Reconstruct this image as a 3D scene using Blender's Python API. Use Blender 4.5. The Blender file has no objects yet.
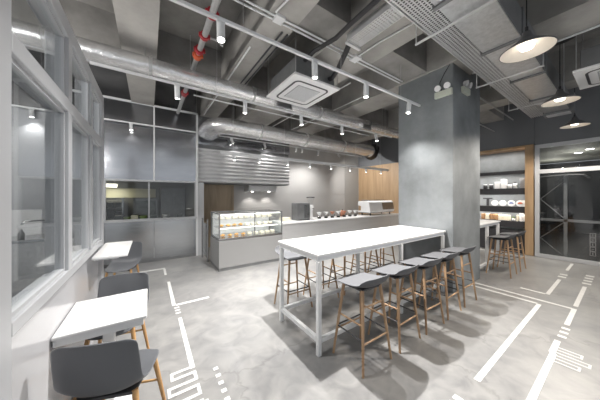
import bpy, math, random
from mathutils import Vector, Matrix
random.seed(7)
SC = bpy.context.scene
COL = SC.collection
PI = math.pi

# ------------------------------------------------------------------ mesh builder
class MB:
    def __init__(s):
        s.v = []; s.f = []; s.sm = []
    def add(s, vs, fs, smooth=False):
        o = len(s.v)
        s.v += [tuple(p) for p in vs]
        s.f += [tuple(i + o for i in f) for f in fs]
        s.sm += [smooth] * len(fs)
        return s
    def hexa(s, p):
        return s.add(p, [(0, 3, 2, 1), (4, 5, 6, 7), (0, 1, 5, 4), (1, 2, 6, 5), (2, 3, 7, 6), (3, 0, 4, 7)])
    def box(s, x0, x1, y0, y1, z0, z1):
        return s.hexa([(x0, y0, z0), (x1, y0, z0), (x1, y1, z0), (x0, y1, z0), (x0, y0, z1), (x1, y0, z1), (x1, y1, z1), (x0, y1, z1)])
    def cyl(s, a, b, r0, r1=None, n=14):
        r1 = r0 if r1 is None else r1
        a = Vector(a); b = Vector(b); d = (b - a).normalized()
        u = d.orthogonal().normalized(); w = d.cross(u)
        ring = [(math.cos(2 * PI * i / n), math.sin(2 * PI * i / n)) for i in range(n)]
        A = [a + (u * c + w * q) * r0 for c, q in ring]; B = [b + (u * c + w * q) * r1 for c, q in ring]
        s.add(A + B, [(i, (i + 1) % n, n + (i + 1) % n, n + i) for i in range(n)], True)
        s.add(A, [tuple(range(n - 1, -1, -1))]); s.add(B, [tuple(range(n))])
        return s
    def lathe(s, prof, c=(0, 0, 0), n=28, smooth=True):
        vs = []
        for r, z in prof:
            for i in range(n):
                t = 2 * PI * i / n
                vs.append((c[0] + r * math.cos(t), c[1] + r * math.sin(t), c[2] + z))
        fs = []
        for k in range(len(prof) - 1):
            for i in range(n):
                j = (i + 1) % n
                fs.append((k * n + i, k * n + j, (k + 1) * n + j, (k + 1) * n + i))
        return s.add(vs, fs, smooth)
    def tube(s, pts, r, n=8, sx=1.0, sz=1.0):
        pts = [Vector(p) for p in pts]; rings = []
        up = Vector((0, 0, 1))
        for i, p in enumerate(pts):
            d = (pts[min(i + 1, len(pts) - 1)] - pts[max(i - 1, 0)]).normalized()
            a = d.cross(up)
            if a.length < 1e-3: a = Vector((1, 0, 0))
            a.normalize(); b = a.cross(d).normalized()
            rr = r[i] if isinstance(r, (list, tuple)) else r
            rings.append([p + a * rr * sx * math.cos(2 * PI * k / n) + b * rr * sz * math.sin(2 * PI * k / n) for k in range(n)])
        vs = [q for g in rings for q in g]; fs = []
        for i in range(len(pts) - 1):
            for k in range(n):
                j = (k + 1) % n
                fs.append((i * n + k, (i + 1) * n + k, (i + 1) * n + j, i * n + j))
        s.add(vs, fs, True)
        s.add(rings[0], [tuple(range(n))]); s.add(rings[-1], [tuple(range(n - 1, -1, -1))])
        return s
    def build(s, name, mat, parent=None, bevel=0.0, loc=None, seg=2):
        me = bpy.data.meshes.new(name)
        me.from_pydata(s.v, [], s.f)
        for p, q in zip(me.polygons, s.sm): p.use_smooth = q
        me.materials.append(mat)
        o = bpy.data.objects.new(name, me); COL.objects.link(o)
        if parent: o.parent = parent
        if loc: o.location = loc
        if bevel:
            m = o.modifiers.new('bevel', 'BEVEL'); m.width = bevel; m.segments = seg; m.limit_method = 'ANGLE'
        return o

def tag(o, label, cat, group=None):
    o['label'] = label; o['category'] = cat
    if group: o['group'] = group
    return o
def empty(name, loc, rz=0.0):
    o = bpy.data.objects.new(name, None); COL.objects.link(o)
    o.location = loc; o.rotation_euler = (0, 0, rz); o.empty_display_size = .1
    return o
def thing(name, label, cat, loc=(0, 0, 0), rz=0.0, group=None):
    return tag(empty(name, loc, rz), label, cat, group)
def struct(name, mb, mat, parent=None, bevel=0.0):
    o = mb.build(name, mat, parent, bevel)
    if not parent: o['kind'] = 'structure'
    return o
def kids(o): return [c for c in COL.objects if c.parent == o]
def dup(root, loc, rz, label, group=None):
    r = root.copy(); COL.objects.link(r); r.location = loc; r.rotation_euler = (root.rotation_euler[0], root.rotation_euler[1], rz)
    r['label'] = label
    if group: r['group'] = group
    for ch in kids(root):
        c = ch.copy(); COL.objects.link(c); c.parent = r
        for g in kids(ch):
            d = g.copy(); COL.objects.link(d); d.parent = c
    return r
ORD = ['first', 'second', 'third', 'fourth', 'fifth', 'sixth', 'seventh', 'eighth', 'ninth', 'tenth']

# ------------------------------------------------------------------ materials
def mat(name, col, rough=.5, metal=0.0, spec=.5, n1=None, bump=0.0, var=0.0, scale=3.0, stretch=(1, 1, 1), detail=6.0, emit=None, estr=0.0, rvar=0.0):
    m = bpy.data.materials.new(name); m.use_nodes = True
    nt = m.node_tree; b = nt.nodes['Principled BSDF']; L = nt.links.new
    c4 = (*col, 1)
    b.inputs['Base Color'].default_value = c4
    b.inputs['Roughness'].default_value = rough
    b.inputs['Metallic'].default_value = metal
    b.inputs['Specular IOR Level'].default_value = spec
    if emit:
        b.inputs['Emission Color'].default_value = (*emit, 1); b.inputs['Emission Strength'].default_value = estr
    if var or bump or rvar:
        tc = nt.nodes.new('ShaderNodeTexCoord'); mp = nt.nodes.new('ShaderNodeMapping'); mp.inputs['Scale'].default_value = stretch
        L(tc.outputs['Object'], mp.inputs['Vector'])
        nz = nt.nodes.new('ShaderNodeTexNoise'); nz.inputs['Scale'].default_value = scale; nz.inputs['Detail'].default_value = detail
        nz.inputs['Roughness'].default_value = .6
        L(mp.outputs[0], nz.inputs['Vector'])
        if var:
            rp = nt.nodes.new('ShaderNodeValToRGB')
            rp.color_ramp.elements[0].position = .3; rp.color_ramp.elements[1].position = .7
            rp.color_ramp.elements[0].color = (*[max(0, q * (1 - var)) for q in col], 1)
            hi = n1 if n1 else [min(1, q * (1 + var)) for q in col]
            rp.color_ramp.elements[1].color = (*hi, 1)
            L(nz.outputs['Fac'], rp.inputs[0]); L(rp.outputs[0], b.inputs['Base Color'])
        if rvar:
            mr = nt.nodes.new('ShaderNodeMapRange'); mr.inputs['To Min'].default_value = max(.02, rough - rvar); mr.inputs['To Max'].default_value = rough + rvar
            L(nz.outputs['Fac'], mr.inputs['Value']); L(mr.outputs[0], b.inputs['Roughness'])
        if bump:
            bp = nt.nodes.new('ShaderNodeBump'); bp.inputs['Strength'].default_value = bump; bp.inputs['Distance'].default_value = .02
            L(nz.outputs['Fac'], bp.inputs['Height']); L(bp.outputs[0], b.inputs['Normal'])
    return m

def glass_mat(name, tint=(.97, .98, .98), ior=.04):
    m = bpy.data.materials.new(name); m.use_nodes = True
    nt = m.node_tree; nt.nodes.clear(); L = nt.links.new
    out = nt.nodes.new('ShaderNodeOutputMaterial'); mx = nt.nodes.new('ShaderNodeMixShader')
    lw = nt.nodes.new('ShaderNodeLayerWeight'); lw.inputs['Blend'].default_value = .5
    pw = nt.nodes.new('ShaderNodeMath'); pw.operation = 'POWER'; pw.inputs[1].default_value = 5
    fr = nt.nodes.new('ShaderNodeMath'); fr.operation = 'MULTIPLY_ADD'; fr.inputs[1].default_value = 1 - ior; fr.inputs[2].default_value = ior
    L(lw.outputs['Facing'], pw.inputs[0]); L(pw.outputs[0], fr.inputs[0])
    tr = nt.nodes.new('ShaderNodeBsdfTransparent'); tr.inputs[0].default_value = (*tint, 1)
    gl = nt.nodes.new('ShaderNodeBsdfGlossy'); gl.inputs['Roughness'].default_value = .01
    L(fr.outputs[0], mx.inputs[0]); L(tr.outputs[0], mx.inputs[1]); L(gl.outputs[0], mx.inputs[2]); L(mx.outputs[0], out.inputs[0])
    return m

def emis(name, col, s):
    m = bpy.data.materials.new(name); m.use_nodes = True
    nt = m.node_tree; nt.nodes.clear()
    out = nt.nodes.new('ShaderNodeOutputMaterial'); e = nt.nodes.new('ShaderNodeEmission')
    e.inputs[0].default_value = (*col, 1); e.inputs[1].default_value = s
    nt.links.new(e.outputs[0], out.inputs[0])
    return m

def floor_material():
    m = bpy.data.materials.new('polished_concrete'); m.use_nodes = True
    nt = m.node_tree; b = nt.nodes['Principled BSDF']; L = nt.links.new
    tc = nt.nodes.new('ShaderNodeTexCoord')
    n1 = nt.nodes.new('ShaderNodeTexNoise'); n1.inputs['Scale'].default_value = .9; n1.inputs['Detail'].default_value = 9; n1.inputs['Roughness'].default_value = .62; n1.inputs['Distortion'].default_value = .6
    n2 = nt.nodes.new('ShaderNodeTexNoise'); n2.inputs['Scale'].default_value = 5; n2.inputs['Detail'].default_value = 10; n2.inputs['Distortion'].default_value = 1.2
    L(tc.outputs['Object'], n1.inputs['Vector']); L(tc.outputs['Object'], n2.inputs['Vector'])
    mx = nt.nodes.new('ShaderNodeMath'); mx.operation = 'MULTIPLY_ADD'; mx.inputs[1].default_value = .45
    L(n2.outputs['Fac'], mx.inputs[0]); 
    m2 = nt.nodes.new('ShaderNodeMath'); m2.operation = 'MULTIPLY'; m2.inputs[1].default_value = .55
    L(n1.outputs['Fac'], m2.inputs[0]); L(m2.outputs[0], mx.inputs[2])
    rp = nt.nodes.new('ShaderNodeValToRGB')
    e = rp.color_ramp.elements
    e[0].position = .36; e[0].color = (.165, .165, .168, 1); e[1].position = .64; e[1].color = (.275, .272, .264, 1)
    L(mx.outputs[0], rp.inputs[0])
    # hairline cracks
    vo = nt.nodes.new('ShaderNodeTexVoronoi'); vo.feature = 'DISTANCE_TO_EDGE'; vo.inputs['Scale'].default_value = .33
    wv = nt.nodes.new('ShaderNodeVectorMath'); wv.operation = 'MULTIPLY_ADD'
    L(n2.outputs['Color'], wv.inputs[0]); wv.inputs[1].default_value = (.25, .25, .25); L(tc.outputs['Object'], wv.inputs[2]); L(wv.outputs[0], vo.inputs['Vector'])
    cr = nt.nodes.new('ShaderNodeMapRange'); cr.inputs['From Min'].default_value = .0; cr.inputs['From Max'].default_value = .006; cr.inputs['To Min'].default_value = .8; cr.inputs['To Max'].default_value = 1
    L(vo.outputs['Distance'], cr.inputs['Value'])
    mm = nt.nodes.new('ShaderNodeMix'); mm.data_type = 'RGBA'; mm.blend_type = 'MULTIPLY'; mm.inputs[0].default_value = 1
    L(rp.outputs[0], mm.inputs[6]); L(cr.outputs[0], mm.inputs[7]); L(mm.outputs[2], b.inputs['Base Color'])
    mr = nt.nodes.new('ShaderNodeMapRange'); mr.inputs['To Min'].default_value = .2; mr.inputs['To Max'].default_value = .5
    L(n2.outputs['Fac'], mr.inputs['Value']); L(mr.outputs[0], b.inputs['Roughness'])
    bp = nt.nodes.new('ShaderNodeBump'); bp.inputs['Strength'].default_value = .05; bp.inputs['Distance'].default_value = .01
    L(n2.outputs['Fac'], bp.inputs['Height']); L(bp.outputs[0], b.inputs['Normal'])
    return m

def wood_mat(name, c0, c1, stretch=(9, 9, .7), rough=.5):
    m = bpy.data.materials.new(name); m.use_nodes = True
    nt = m.node_tree; b = nt.nodes['Principled BSDF']; L = nt.links.new
    tc = nt.nodes.new('ShaderNodeTexCoord'); mp = nt.nodes.new('ShaderNodeMapping'); mp.inputs['Scale'].default_value = stretch
    nz = nt.nodes.new('ShaderNodeTexNoise'); nz.inputs['Scale'].default_value = 2.2; nz.inputs['Detail'].default_value = 7; nz.inputs['Distortion'].default_value = .7
    rp = nt.nodes.new('ShaderNodeValToRGB'); e = rp.color_ramp.elements
    e[0].position = .3; e[0].color = (*c0, 1); e[1].position = .72; e[1].color = (*c1, 1)
    L(tc.outputs['Object'], mp.inputs[0]); L(mp.outputs[0], nz.inputs['Vector']); L(nz.outputs['Fac'], rp.inputs[0]); L(rp.outputs[0], b.inputs['Base Color'])
    b.inputs['Roughness'].default_value = rough
    return m

M = {}
M['floor'] = floor_material()
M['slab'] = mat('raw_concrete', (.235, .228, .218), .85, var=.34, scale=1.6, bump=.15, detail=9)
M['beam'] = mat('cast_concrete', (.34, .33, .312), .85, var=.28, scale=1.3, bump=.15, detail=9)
M['column'] = mat('column_plaster', (.205, .22, .23), .6, var=.32, scale=1.5, bump=.12, detail=10)
M['darkwall'] = mat('dark_grey_paint', (.15, .157, .168), .7, var=.08, scale=.8)
M['greywall'] = mat('grey_panel', (.47, .465, .46), .35, var=.06, scale=.7, spec=.5)
M['white'] = mat('white_lacquer', (.74, .74, .745), .28, var=.02, scale=2)
M['whitem'] = mat('white_metal', (.72, .73, .74), .35, var=.02, scale=2)
M['frame'] = mat('frame_paint', (.47, .48, .50), .38, var=.02, scale=2)
M['gloss'] = mat('glossy_panel', (.52, .52, .54), .12, var=.02, scale=2, spec=.8)
M['steel'] = mat('brushed_steel', (.46, .47, .48), .24, metal=1.0, var=.08, scale=4, stretch=(.4, .4, 7), rvar=.06)
M['mirror'] = mat('satin_steel', (.40, .41, .435), .17, metal=.95, var=.10, scale=1.2, stretch=(1, 1, 3), rvar=.05)
M['galv'] = mat('galvanised_steel', (.58, .585, .59), .34, metal=.8, var=.12, scale=22, detail=3, rvar=.08)
M['galvdark'] = mat('dull_galvanised', (.20, .205, .21), .5, metal=.5, var=.1, scale=8)
M['foil'] = mat('foil_insulation', (.74, .74, .745), .24, metal=.75, var=.10, scale=7, bump=1.0, detail=8)
M['tray'] = mat('tray_zinc', (.66, .665, .67), .4, metal=.5, var=.06, scale=6)
M['black'] = mat('black_rubber', (.016, .016, .018), .55, var=.15, scale=8)
M['dark'] = mat('dark_metal', (.045, .045, .05), .45, var=.1, scale=8)
M['red'] = mat('red_enamel', (.34, .022, .03), .4, var=.08, scale=6)
M['orange'] = mat('orange_enamel', (.55, .10, .035), .4, var=.08, scale=6)
M['pipe'] = mat('zinc_pipe', (.42, .42, .42), .4, metal=.5, var=.08, scale=9)
M['shellg'] = mat('grey_plastic', (.105, .108, .117), .55, var=.03, scale=6, spec=.25)
M['shelld'] = mat('charcoal_plastic', (.10, .105, .115), .42, var=.03, scale=6)
M['shellw'] = mat('pale_plastic', (.33, .335, .35), .42, var=.03, scale=6)
M['oak'] = wood_mat('oak', (.30, .185, .105), (.45, .30, .18))
M['pine'] = wood_mat('honey_oak', (.40, .22, .09), (.55, .33, .145))
M['woodwall'] = wood_mat('oak_panel', (.36, .235, .13), (.48, .33, .195), (3.5, 3.5, .35), .5)
M['brown'] = wood_mat('brown_door', (.36, .285, .20), (.47, .375, .27), (4, 4, .5), .5)
M['paint'] = mat('white_floor_paint', (.58, .58, .57), .5, var=.05, scale=14)
M['glass'] = glass_mat('clear_glass')
M['glass2'] = glass_mat('window_glass', (.94, .955, .96), .06)
M['shade'] = mat('pendant_shade', (.115, .115, .12), .45, var=.04, scale=8)
M['shadein'] = mat('pendant_inner', (.85, .78, .69), .6, var=.02, scale=8)
M['bulb'] = emis('lamp_glow', (1, .92, .80), 4.5)
M['spot'] = emis('spot_glow', (1, .97, .92), 14.0)
M['led'] = emis('led_strip', (1, .96, .88), 5.0)
M['panel_light'] = emis('kitchen_panel', (1, .95, .78), 3.0)
M['cream'] = mat('cream_tile', (.52, .50, .36), .5, var=.04, scale=2)
M['box_cream'] = mat('cream_card', (.70, .64, .50), .6, var=.04, scale=4)
M['box_brown'] = mat('brown_card', (.34, .19, .09), .6, var=.1, scale=4)
M['leaf'] = mat('leaf', (.16, .24, .06), .5, var=.3, scale=20)
M['pastry'] = mat('pastry', (.62, .33, .10), .6, var=.35, scale=16)
M['pale_food'] = mat('cream_cake', (.75, .70, .58), .5, var=.12, scale=16)
M['coffee'] = mat('copper_brown', (.40, .17, .10), .4, var=.2, scale=10)
M['emerg'] = mat('pale_green_plastic', (.55, .58, .50), .45, var=.02, scale=8)
M['corr'] = mat('corridor_grey', (.38, .38, .34), .7, var=.05, scale=1)
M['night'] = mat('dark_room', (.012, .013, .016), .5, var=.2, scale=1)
M['blue'] = mat('blue_print', (.08, .12, .35), .4, var=.1, scale=9)
M['kitdark'] = mat('equipment_dark', (.08, .09, .085), .3, metal=.4, var=.5, scale=6)
M['strip'] = mat('warm_grey_panel', (.36, .355, .345), .5, var=.06, scale=1)
M['scul'] = mat('kitchen_tile_grey', (.17, .17, .155), .4, var=.1, scale=1.5)
M['room'] = mat('back_room_wall', (.42, .43, .45), .6, var=.1, scale=1)

# ------------------------------------------------------------------ setting
Z_SLAB, Z_BEAM = 4.3, 3.67
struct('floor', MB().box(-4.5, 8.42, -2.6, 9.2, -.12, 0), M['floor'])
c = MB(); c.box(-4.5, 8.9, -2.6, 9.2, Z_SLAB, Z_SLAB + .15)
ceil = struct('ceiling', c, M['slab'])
n = 0
def trim(mb, m, bevel=0.0):
    global n
    n += 1
    return struct('trim_%d' % n, mb, m, bevel=bevel)
# beams running away from the camera
for x0, x1 in ((-.33, .10), (1.14, 1.53), (2.09, 2.95), (3.96, 4.65), (6.4, 6.9), (-2.6, -2.1)):
    trim(MB().box(x0, x1, -2.6, 9.2, Z_BEAM, Z_SLAB), M['beam'])
# cross beams between them
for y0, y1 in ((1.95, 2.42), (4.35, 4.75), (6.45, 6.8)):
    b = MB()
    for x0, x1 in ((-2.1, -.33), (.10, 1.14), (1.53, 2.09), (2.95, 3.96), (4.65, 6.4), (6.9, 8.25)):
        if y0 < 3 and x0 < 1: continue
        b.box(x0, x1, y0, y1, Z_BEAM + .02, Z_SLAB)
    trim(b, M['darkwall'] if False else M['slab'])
# column
struct('column', MB().box(4.0, 5.15, 1.56, 2.5, 0, Z_SLAB), M['column'], bevel=.012)
# back wall behind the bar, in panels
b = MB()
b.box(1.06, 7.33, 7.2, 7.28, 1.62, Z_SLAB); b.box(1.06, 7.33, 7.2, 7.28, 0, 1.612); b.box(1.06, 7.34, 7.282, 7.35, 0, Z_SLAB)
struct('wall_back', b, M['greywall'])
trim(MB().box(7.34, 8.25, 7.2, 7.35, 0, Z_SLAB), M['strip'])
# kitchen partition (y = 6.3)
KY = 6.3
b = MB(); b.box(-4.5, 1.01, KY, KY + .05, 3.22, Z_SLAB)
trim(b, M['mirror'])
b = MB()
for x0, x1 in ((-.794, .097), (.103, 1.01)): b.box(x0, x1, KY, KY + .05, 1.92, 3.215)
trim(b, M['mirror'])
trim(MB().box(-4.5, -2.6, KY, KY + .05, 0, 3.215).box(-2.594, -.80, KY, KY + .05, 0, 3.215), M['room'])
b = MB()
for x0, x1 in ((-.794, .097), (.103, 1.01)): b.box(x0, x1, KY, KY + .05, .07, .965)
struct('wall_kitchen', b, M['steel'])
trim(MB().box(-.8, 1.03, KY - .03, KY + .08, .965, 1.02), M['frame'], .004)
trim(MB().box(-.8, 1.03, KY - .012, KY + .06, 1.885, 1.925), M['frame'])
struct('baseboard_kitchen', MB().box(-4.5, 1.05, KY - .008, KY + .06, 0, .07), M['galvdark'])
trim(MB().box(-4.5, 1.05, KY - .03, KY - .0005, 3.66, 3.70), M['whitem'])
trim(MB().box(.085, .115, KY - .018, KY + .0, 1.92, 3.66), M['whitem'])
trim(MB().box(1.01, 1.055, KY - .03, KY + .06, 0, 3.68), M['whitem'])
trim(MB().box(1.06, 1.20, KY - .01, KY + .10, 0, 1.90), M['frame'])
wk = struct('window_7', MB().box(-.80, -.77, KY, KY + .05, 1.02, 1.885).box(-.012, .012, KY, KY + .05, 1.02, 1.885).box(.98, 1.01, KY, KY + .05, 1.02, 1.885), M['frame'])
struct('pane', MB().box(-.77, -.012, KY + .02, KY + .026, 1.02, 1.885).box(.012, .98, KY + .02, KY + .026, 1.02, 1.885), M['glass'], wk)
# kitchen room behind
b = MB(); b.box(-4.5, 1.0, 8.6, 8.7, 0, 2.1); b.box(1.0, 1.055, KY + .11, 8.7, 0, 2.1)
struct('wall_scullery', b, M['scul'])
trim(MB().box(-4.5, 1.05, KY + .06, 8.7, 2.1, 2.15), M['scul'])
trim(MB().box(-1.6, .18, 8.57, 8.598, 1.5, 1.78), M['cream'])
# bulkhead with louvres over the serving side
b = MB(); b.box(1.06, 3.87, KY + .10, 7.2, 1.90, 3.66)
trim(b, M['galvdark'])
trim(MB().box(1.06, 3.87, KY + .03, KY + .095, 2.92, 3.66), M['mirror'])
vs = []; fs = []; z = 1.92
while z < 2.86:
    vs += [(xx, KY + .09 - dy, z + dz) for dy, dz in ((0, 0), (.055, .012), (.06, .02), (.06, .05), (.05, .06), (0, .072)) for xx in (1.06, 3.87)]
    z += .105
for i in range(len(vs) // 2 - 1): fs.append((2 * i, 2 * i + 1, 2 * i + 3, 2 * i + 2))
b = MB().add(vs, fs)
M['louvre'] = mat('louvre_zinc', (.64, .64, .65), .5, metal=.3, var=.08, scale=3)
lv = b.build('louvre_grille', M['louvre']); tag(lv, 'wide silver louvred grille above the brown doorway behind the pastry counter', 'grille')
# brown door in the back wall
d = struct('door_1', MB().box(1.36, 2.2, 7.14, 7.198, 0, 1.98), M['brown'], bevel=.004)
struct('door_frame', MB().box(1.30, 1.36, 7.12, 7.2, 0, 2.02).box(2.2, 2.26, 7.12, 7.2, 0, 2.02), M['brown'], d)
struct('door_handle', MB().cyl((2.12, 7.10, 1.0), (2.12, 7.14, 1.0), .015).box(2.02, 2.13, 7.09, 7.105, .985, 1.015), M['steel'], d)
# right wall (x = 8.25)
RX = 8.25
b = MB()
b.box(RX, RX + .15, -2.6, 1.355, 2.86, Z_SLAB); b.box(RX, RX + .15, 1.36, 7.2, 2.90, Z_SLAB)
struct('wall_right', b, M['darkwall'])
b = MB(); y = 3.2
while y < 7.19:
    b.box(RX, RX + .1, y + .002, min(y + .45, 7.2) - .002, 0, 2.895); y += .45
trim(b, M['woodwall'])
trim(MB().box(RX + .1, RX + .5, 3.2, 7.2, 0, 2.9), M['darkwall'])

# ---- window partition on the left (x = -.49)
WX, FX = -.49, -.455
wl = MB(); wl.box(WX - .06, WX, 1.39, 3.45, 0, .975)
struct('wall_left', wl, M['gloss'])
trim(MB().box(WX - .08, FX, .9, 1.39, 0, 3.3), M['frame'], .006)                 # near post
trim(MB().box(WX - .08, FX, 3.45, 3.59, 0, 2.75), M['frame'], .005)                # end post
trim(MB().box(WX - .08, FX, 1.39, 3.45, .98, 1.04), M['frame'], .005)             # sill
trim(MB().box(WX - .08, FX, 1.39, 3.45, 2.13, 2.215), M['frame'], .005)            # middle rail
trim(MB().box(WX - .08, FX, 1.39, 3.45, 2.64, 2.75), M['frame'], .005)            # head rail
mull = [(2.155, 2.24), (2.875, 2.96)]
for y0, y1 in mull:
    trim(MB().box(WX - .08, FX, y0, y1, 1.04, 2.13), M['frame'], .005)
    trim(MB().box(WX - .08, FX, y0, y1, 2.215, 2.64), M['frame'], .005)
w = 0
for z0, z1 in ((1.04, 2.13), (2.215, 2.64)):
    for y0, y1 in ((1.40, 2.155), (2.24, 2.875), (2.96, 3.45)):
        w += 1
        t = .02
        fr = MB().box(WX - .03, WX + .015, y0, y0 + t, z0, z1).box(WX - .03, WX + .015, y1 - t, y1, z0, z1)
        fr.box(WX - .03, WX + .015, y0 + t, y1 - t, z0, z0 + t).box(WX - .03, WX + .015, y0 + t, y1 - t, z1 - t, z1)
        f = struct('window_%d' % w, fr, M['frame'])
        struct('pane', MB().box(WX - .008, WX, y0 + t, y1 - t, z0 + t, z1 - t), M['glass2'], f)
# the room behind the partition
struct('wall_far', MB().box(-4.5, -4.4, -2.6, 9.2, 0, Z_SLAB), M['room'])

# ---- glazed wall on the right and the dark passage behind it
fr = MB()
for y0, y1 in ((1.27, 1.35), (-.85, -.77), (-2.6, -2.52)): fr.box(RX - .02, RX + .08, y0, y1, 0, 2.85)
for z0, z1 in ((0, .08), (2.12, 2.22), (2.77, 2.86)): fr.box(RX - .021, RX + .081, -2.6, 1.352, z0, z1)
gw = struct('window_8', fr, M['frame'], bevel=.004)
pn = MB()
for y0, y1 in ((-.77, 1.27), (-2.52, -.85)):
    for z0, z1 in ((.08, 2.12), (2.22, 2.77)): pn.box(RX + .03, RX + .038, y0, y1, z0, z1)
struct('pane', pn, M['glass2'], gw)
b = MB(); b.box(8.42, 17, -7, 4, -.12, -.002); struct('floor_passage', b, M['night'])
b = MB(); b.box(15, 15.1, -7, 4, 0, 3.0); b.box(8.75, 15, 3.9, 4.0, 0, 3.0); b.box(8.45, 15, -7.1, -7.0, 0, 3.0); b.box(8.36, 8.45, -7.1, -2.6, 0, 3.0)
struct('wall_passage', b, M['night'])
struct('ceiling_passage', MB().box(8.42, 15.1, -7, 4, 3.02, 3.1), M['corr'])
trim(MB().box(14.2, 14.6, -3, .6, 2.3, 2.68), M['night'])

# ------------------------------------------------------------------ floor markings
def marks(label, quads, name='floor_marking', cat='floor line', group=None):
    b = MB()
    for i, (x0, x1, y0, y1) in enumerate(quads): b.box(min(x0, x1), max(x0, x1), min(y0, y1), max(y0, y1), .0005 + i * .00004, .002 + i * .0002)
    return tag(b.build(name, M['paint']), label, cat, group)
w = .022
marks('white painted floor line turning a corner in front of the steel kitchen wall', [(-.45, .28, 5.53, 5.60), (.25, .29, 5.09, 5.53)])
marks('white painted floor line with a side branch between window tables and pastry counter', [(.27, .315, 3.6, 4.66), (.315, .76, 3.58, 3.63)])
for i in range(3): marks('short white painted floor dash, %s past the branching line towards the camera' % ORD[i], [(.29, .35, 3.50 - .085 * i, 3.535 - .085 * i)], 'floor_dash', 'floor mark', 'dashes between the left floor lines')
q = [(.305, .345, 2.2, 3.2)]
ys = [2.205, 2.13, 2.04, 1.965, 1.87, 1.795, 1.70]
for i, y in enumerate(ys):
    xl = .15 if i in (0, 1) else (.12 if i < 4 else .17)
    q.append((xl, .345, y, y + .028))
    if i % 2 == 0 and i < 6: q.append((xl, xl + .022, ys[i + 1], y))
    elif i < 6: q.append((.32, .345, ys[i + 1], y))
q.append((.33, .375, .9, 1.80))
marks('long white painted floor line ending in a zigzag beside the nearest window chair', q)
for i, y in enumerate((2.06, 1.97, 1.88, 1.79, 1.70)):
    marks('small white square floor mark, %s of the row right of the zigzag line' % ORD[i], [(.475, .515, y, y + .035)], 'floor_dash', 'floor mark', 'square floor marks beside the zigzag')
marks('straight white painted floor line running from the column end towards the camera', [(2.28, 4.62, .69, .735)])
marks('white painted floor line crossing from the stools to the top of the straight line', [(4.61, 4.66, .735, 1.55)])
q = [(1.6, 3.3, .39, .435), (3.3, 3.62, .40, .445)]
xs = [3.45, 3.385, 3.32, 3.255, 3.19, 3.125]
for i, x in enumerate(xs):
    ye = (.24, .24, .185, .185, .235, .235)[i]
    q.append((x + .006, x + .021, ye, .42))
    if i % 2 == 0: q.append((xs[i + 1] + .004, x + .022, ye, ye + .016))
    elif i < 5: q.append((xs[i + 1] + .004, x + .022, .404, .42))
marks('white painted floor line with a comb of loops beside it, right of the straight line', q)
for i in range(3): marks('short white painted floor dash above the comb of loops, %s from the loops' % ORD[i], [(3.74 + i * .13, 3.79 + i * .13, .375, .44)], 'floor_dash', 'floor mark', 'dashes above the comb')
marks('white painted floor line bending around below the glass wall, beyond the straight line', [(4.15, 4.83, .39, .435), (4.79, 4.84, .435, 1.53)])
marks('hooked white painted floor line in front of the two stools behind the column', [(5.2, 6.3, .69, .735), (5.17, 5.22, .735, 1.02)])
marks('white painted floor line pointing at the dark glass wall', [(4.95, 6.15, .39, .435)])
for i in range(4): marks('small white floor mark in the cluster nearest the glass wall, %s from the painted line' % ORD[i], [(6.35 + .22 * i, 6.43 + .22 * i, .36, .46)], 'floor_dash', 'floor mark', 'floor marks before the glass wall')
for i in range(2): marks('small white floor mark beyond the hooked line, %s from it' % ORD[i], [(6.5 + .22 * i, 6.58 + .22 * i, .66, .76)], 'floor_dash', 'floor mark', 'floor marks beyond the hooked line')
marks('short white painted floor line against the glass wall sill beyond the hooked line', [(7.2, 8.0, .69, .735)])
for i in range(2): marks('small white floor mark near the lower end of the straight line, %s from it' % ORD[i], [(1.93 - .09 * i, 1.98 - .09 * i, .70, .76)], 'floor_dash', 'floor mark', 'floor marks below the straight line')

# ------------------------------------------------------------------ seats
def shell(parent, m, prof, hs, arm, name, th=.011, corner=.55, nu=14):
    """prof: list of (y, z, halfwidth, armlift) from front to top of back"""
    vs, fs = [], []
    nv = len(prof)
    for i, (y, z, h, a, dy) in enumerate(prof):
        for j in range(nu + 1):
            t = -1 + 2 * j / nu
            s = abs(t) ** 2.6
            vs.append((t * h * hs, y + dy * s, z + a * s))
    for i in range(nv - 1):
        for j in range(nu):
            k = i * (nu + 1) + j
            fs.append((k, k + 1, k + nu + 2, k + nu + 1))
    b = MB().add(vs, fs, True)
    o = b.build(name, m, parent)
    md = o.modifiers.new('solid', 'SOLIDIFY'); md.thickness = th; md.offset = 0
    sb = o.modifiers.new('sub', 'SUBSURF'); sb.levels = 1; sb.render_levels = 2
    return o

def make_chair(name, label, m, group):
    t = thing(name, label, 'chair', group=group)
    prof = [(.225, .420, .13, .0, -.03), (.215, .438, .165, .0, -.03), (.165, .447, .188, .004, -.005), (.08, .442, .203, .014, 0), (-.02, .434, .213, .03, .0), (-.11, .436, .220, .045, .0),
            (-.17, .450, .223, .062, .008), (-.20, .482, .222, .05, .018), (-.216, .53, .220, .03, .026), (-.228, .59, .218, .012, .03), (-.237, .65, .216, .004, .03), (-.245, .705, .213, .0, .03),
            (-.250, .745, .211, -.003, .029), (-.2525, .766, .204, -.006, .028), (-.254, .778, .186, -.007, .026), (-.2545, .783, .155, -.005, .022)]
    shell(t, m, prof, .93, .1, 'shell')
    fr = MB().box(-.15, .15, -.15, .15, .405, .424)
    fr.build('seat_frame', M['dark'], t, .006)
    for sx in (-1, 1):
        for sy in (-1, 1):
            MB().cyl((sx * .20, sy * .20, 0), (sx * .145, sy * .135, .425), .0105, .017, 12).build('leg', M['pine'], t)
    MB().cyl((-.169, -.163, .24), (.169, -.163, .24), .008).build('stretcher', M['pine'], t)
    MB().cyl((-.169, .163, .24), (.169, .163, .24), .008).build('stretcher', M['pine'], t)
    return t

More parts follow.
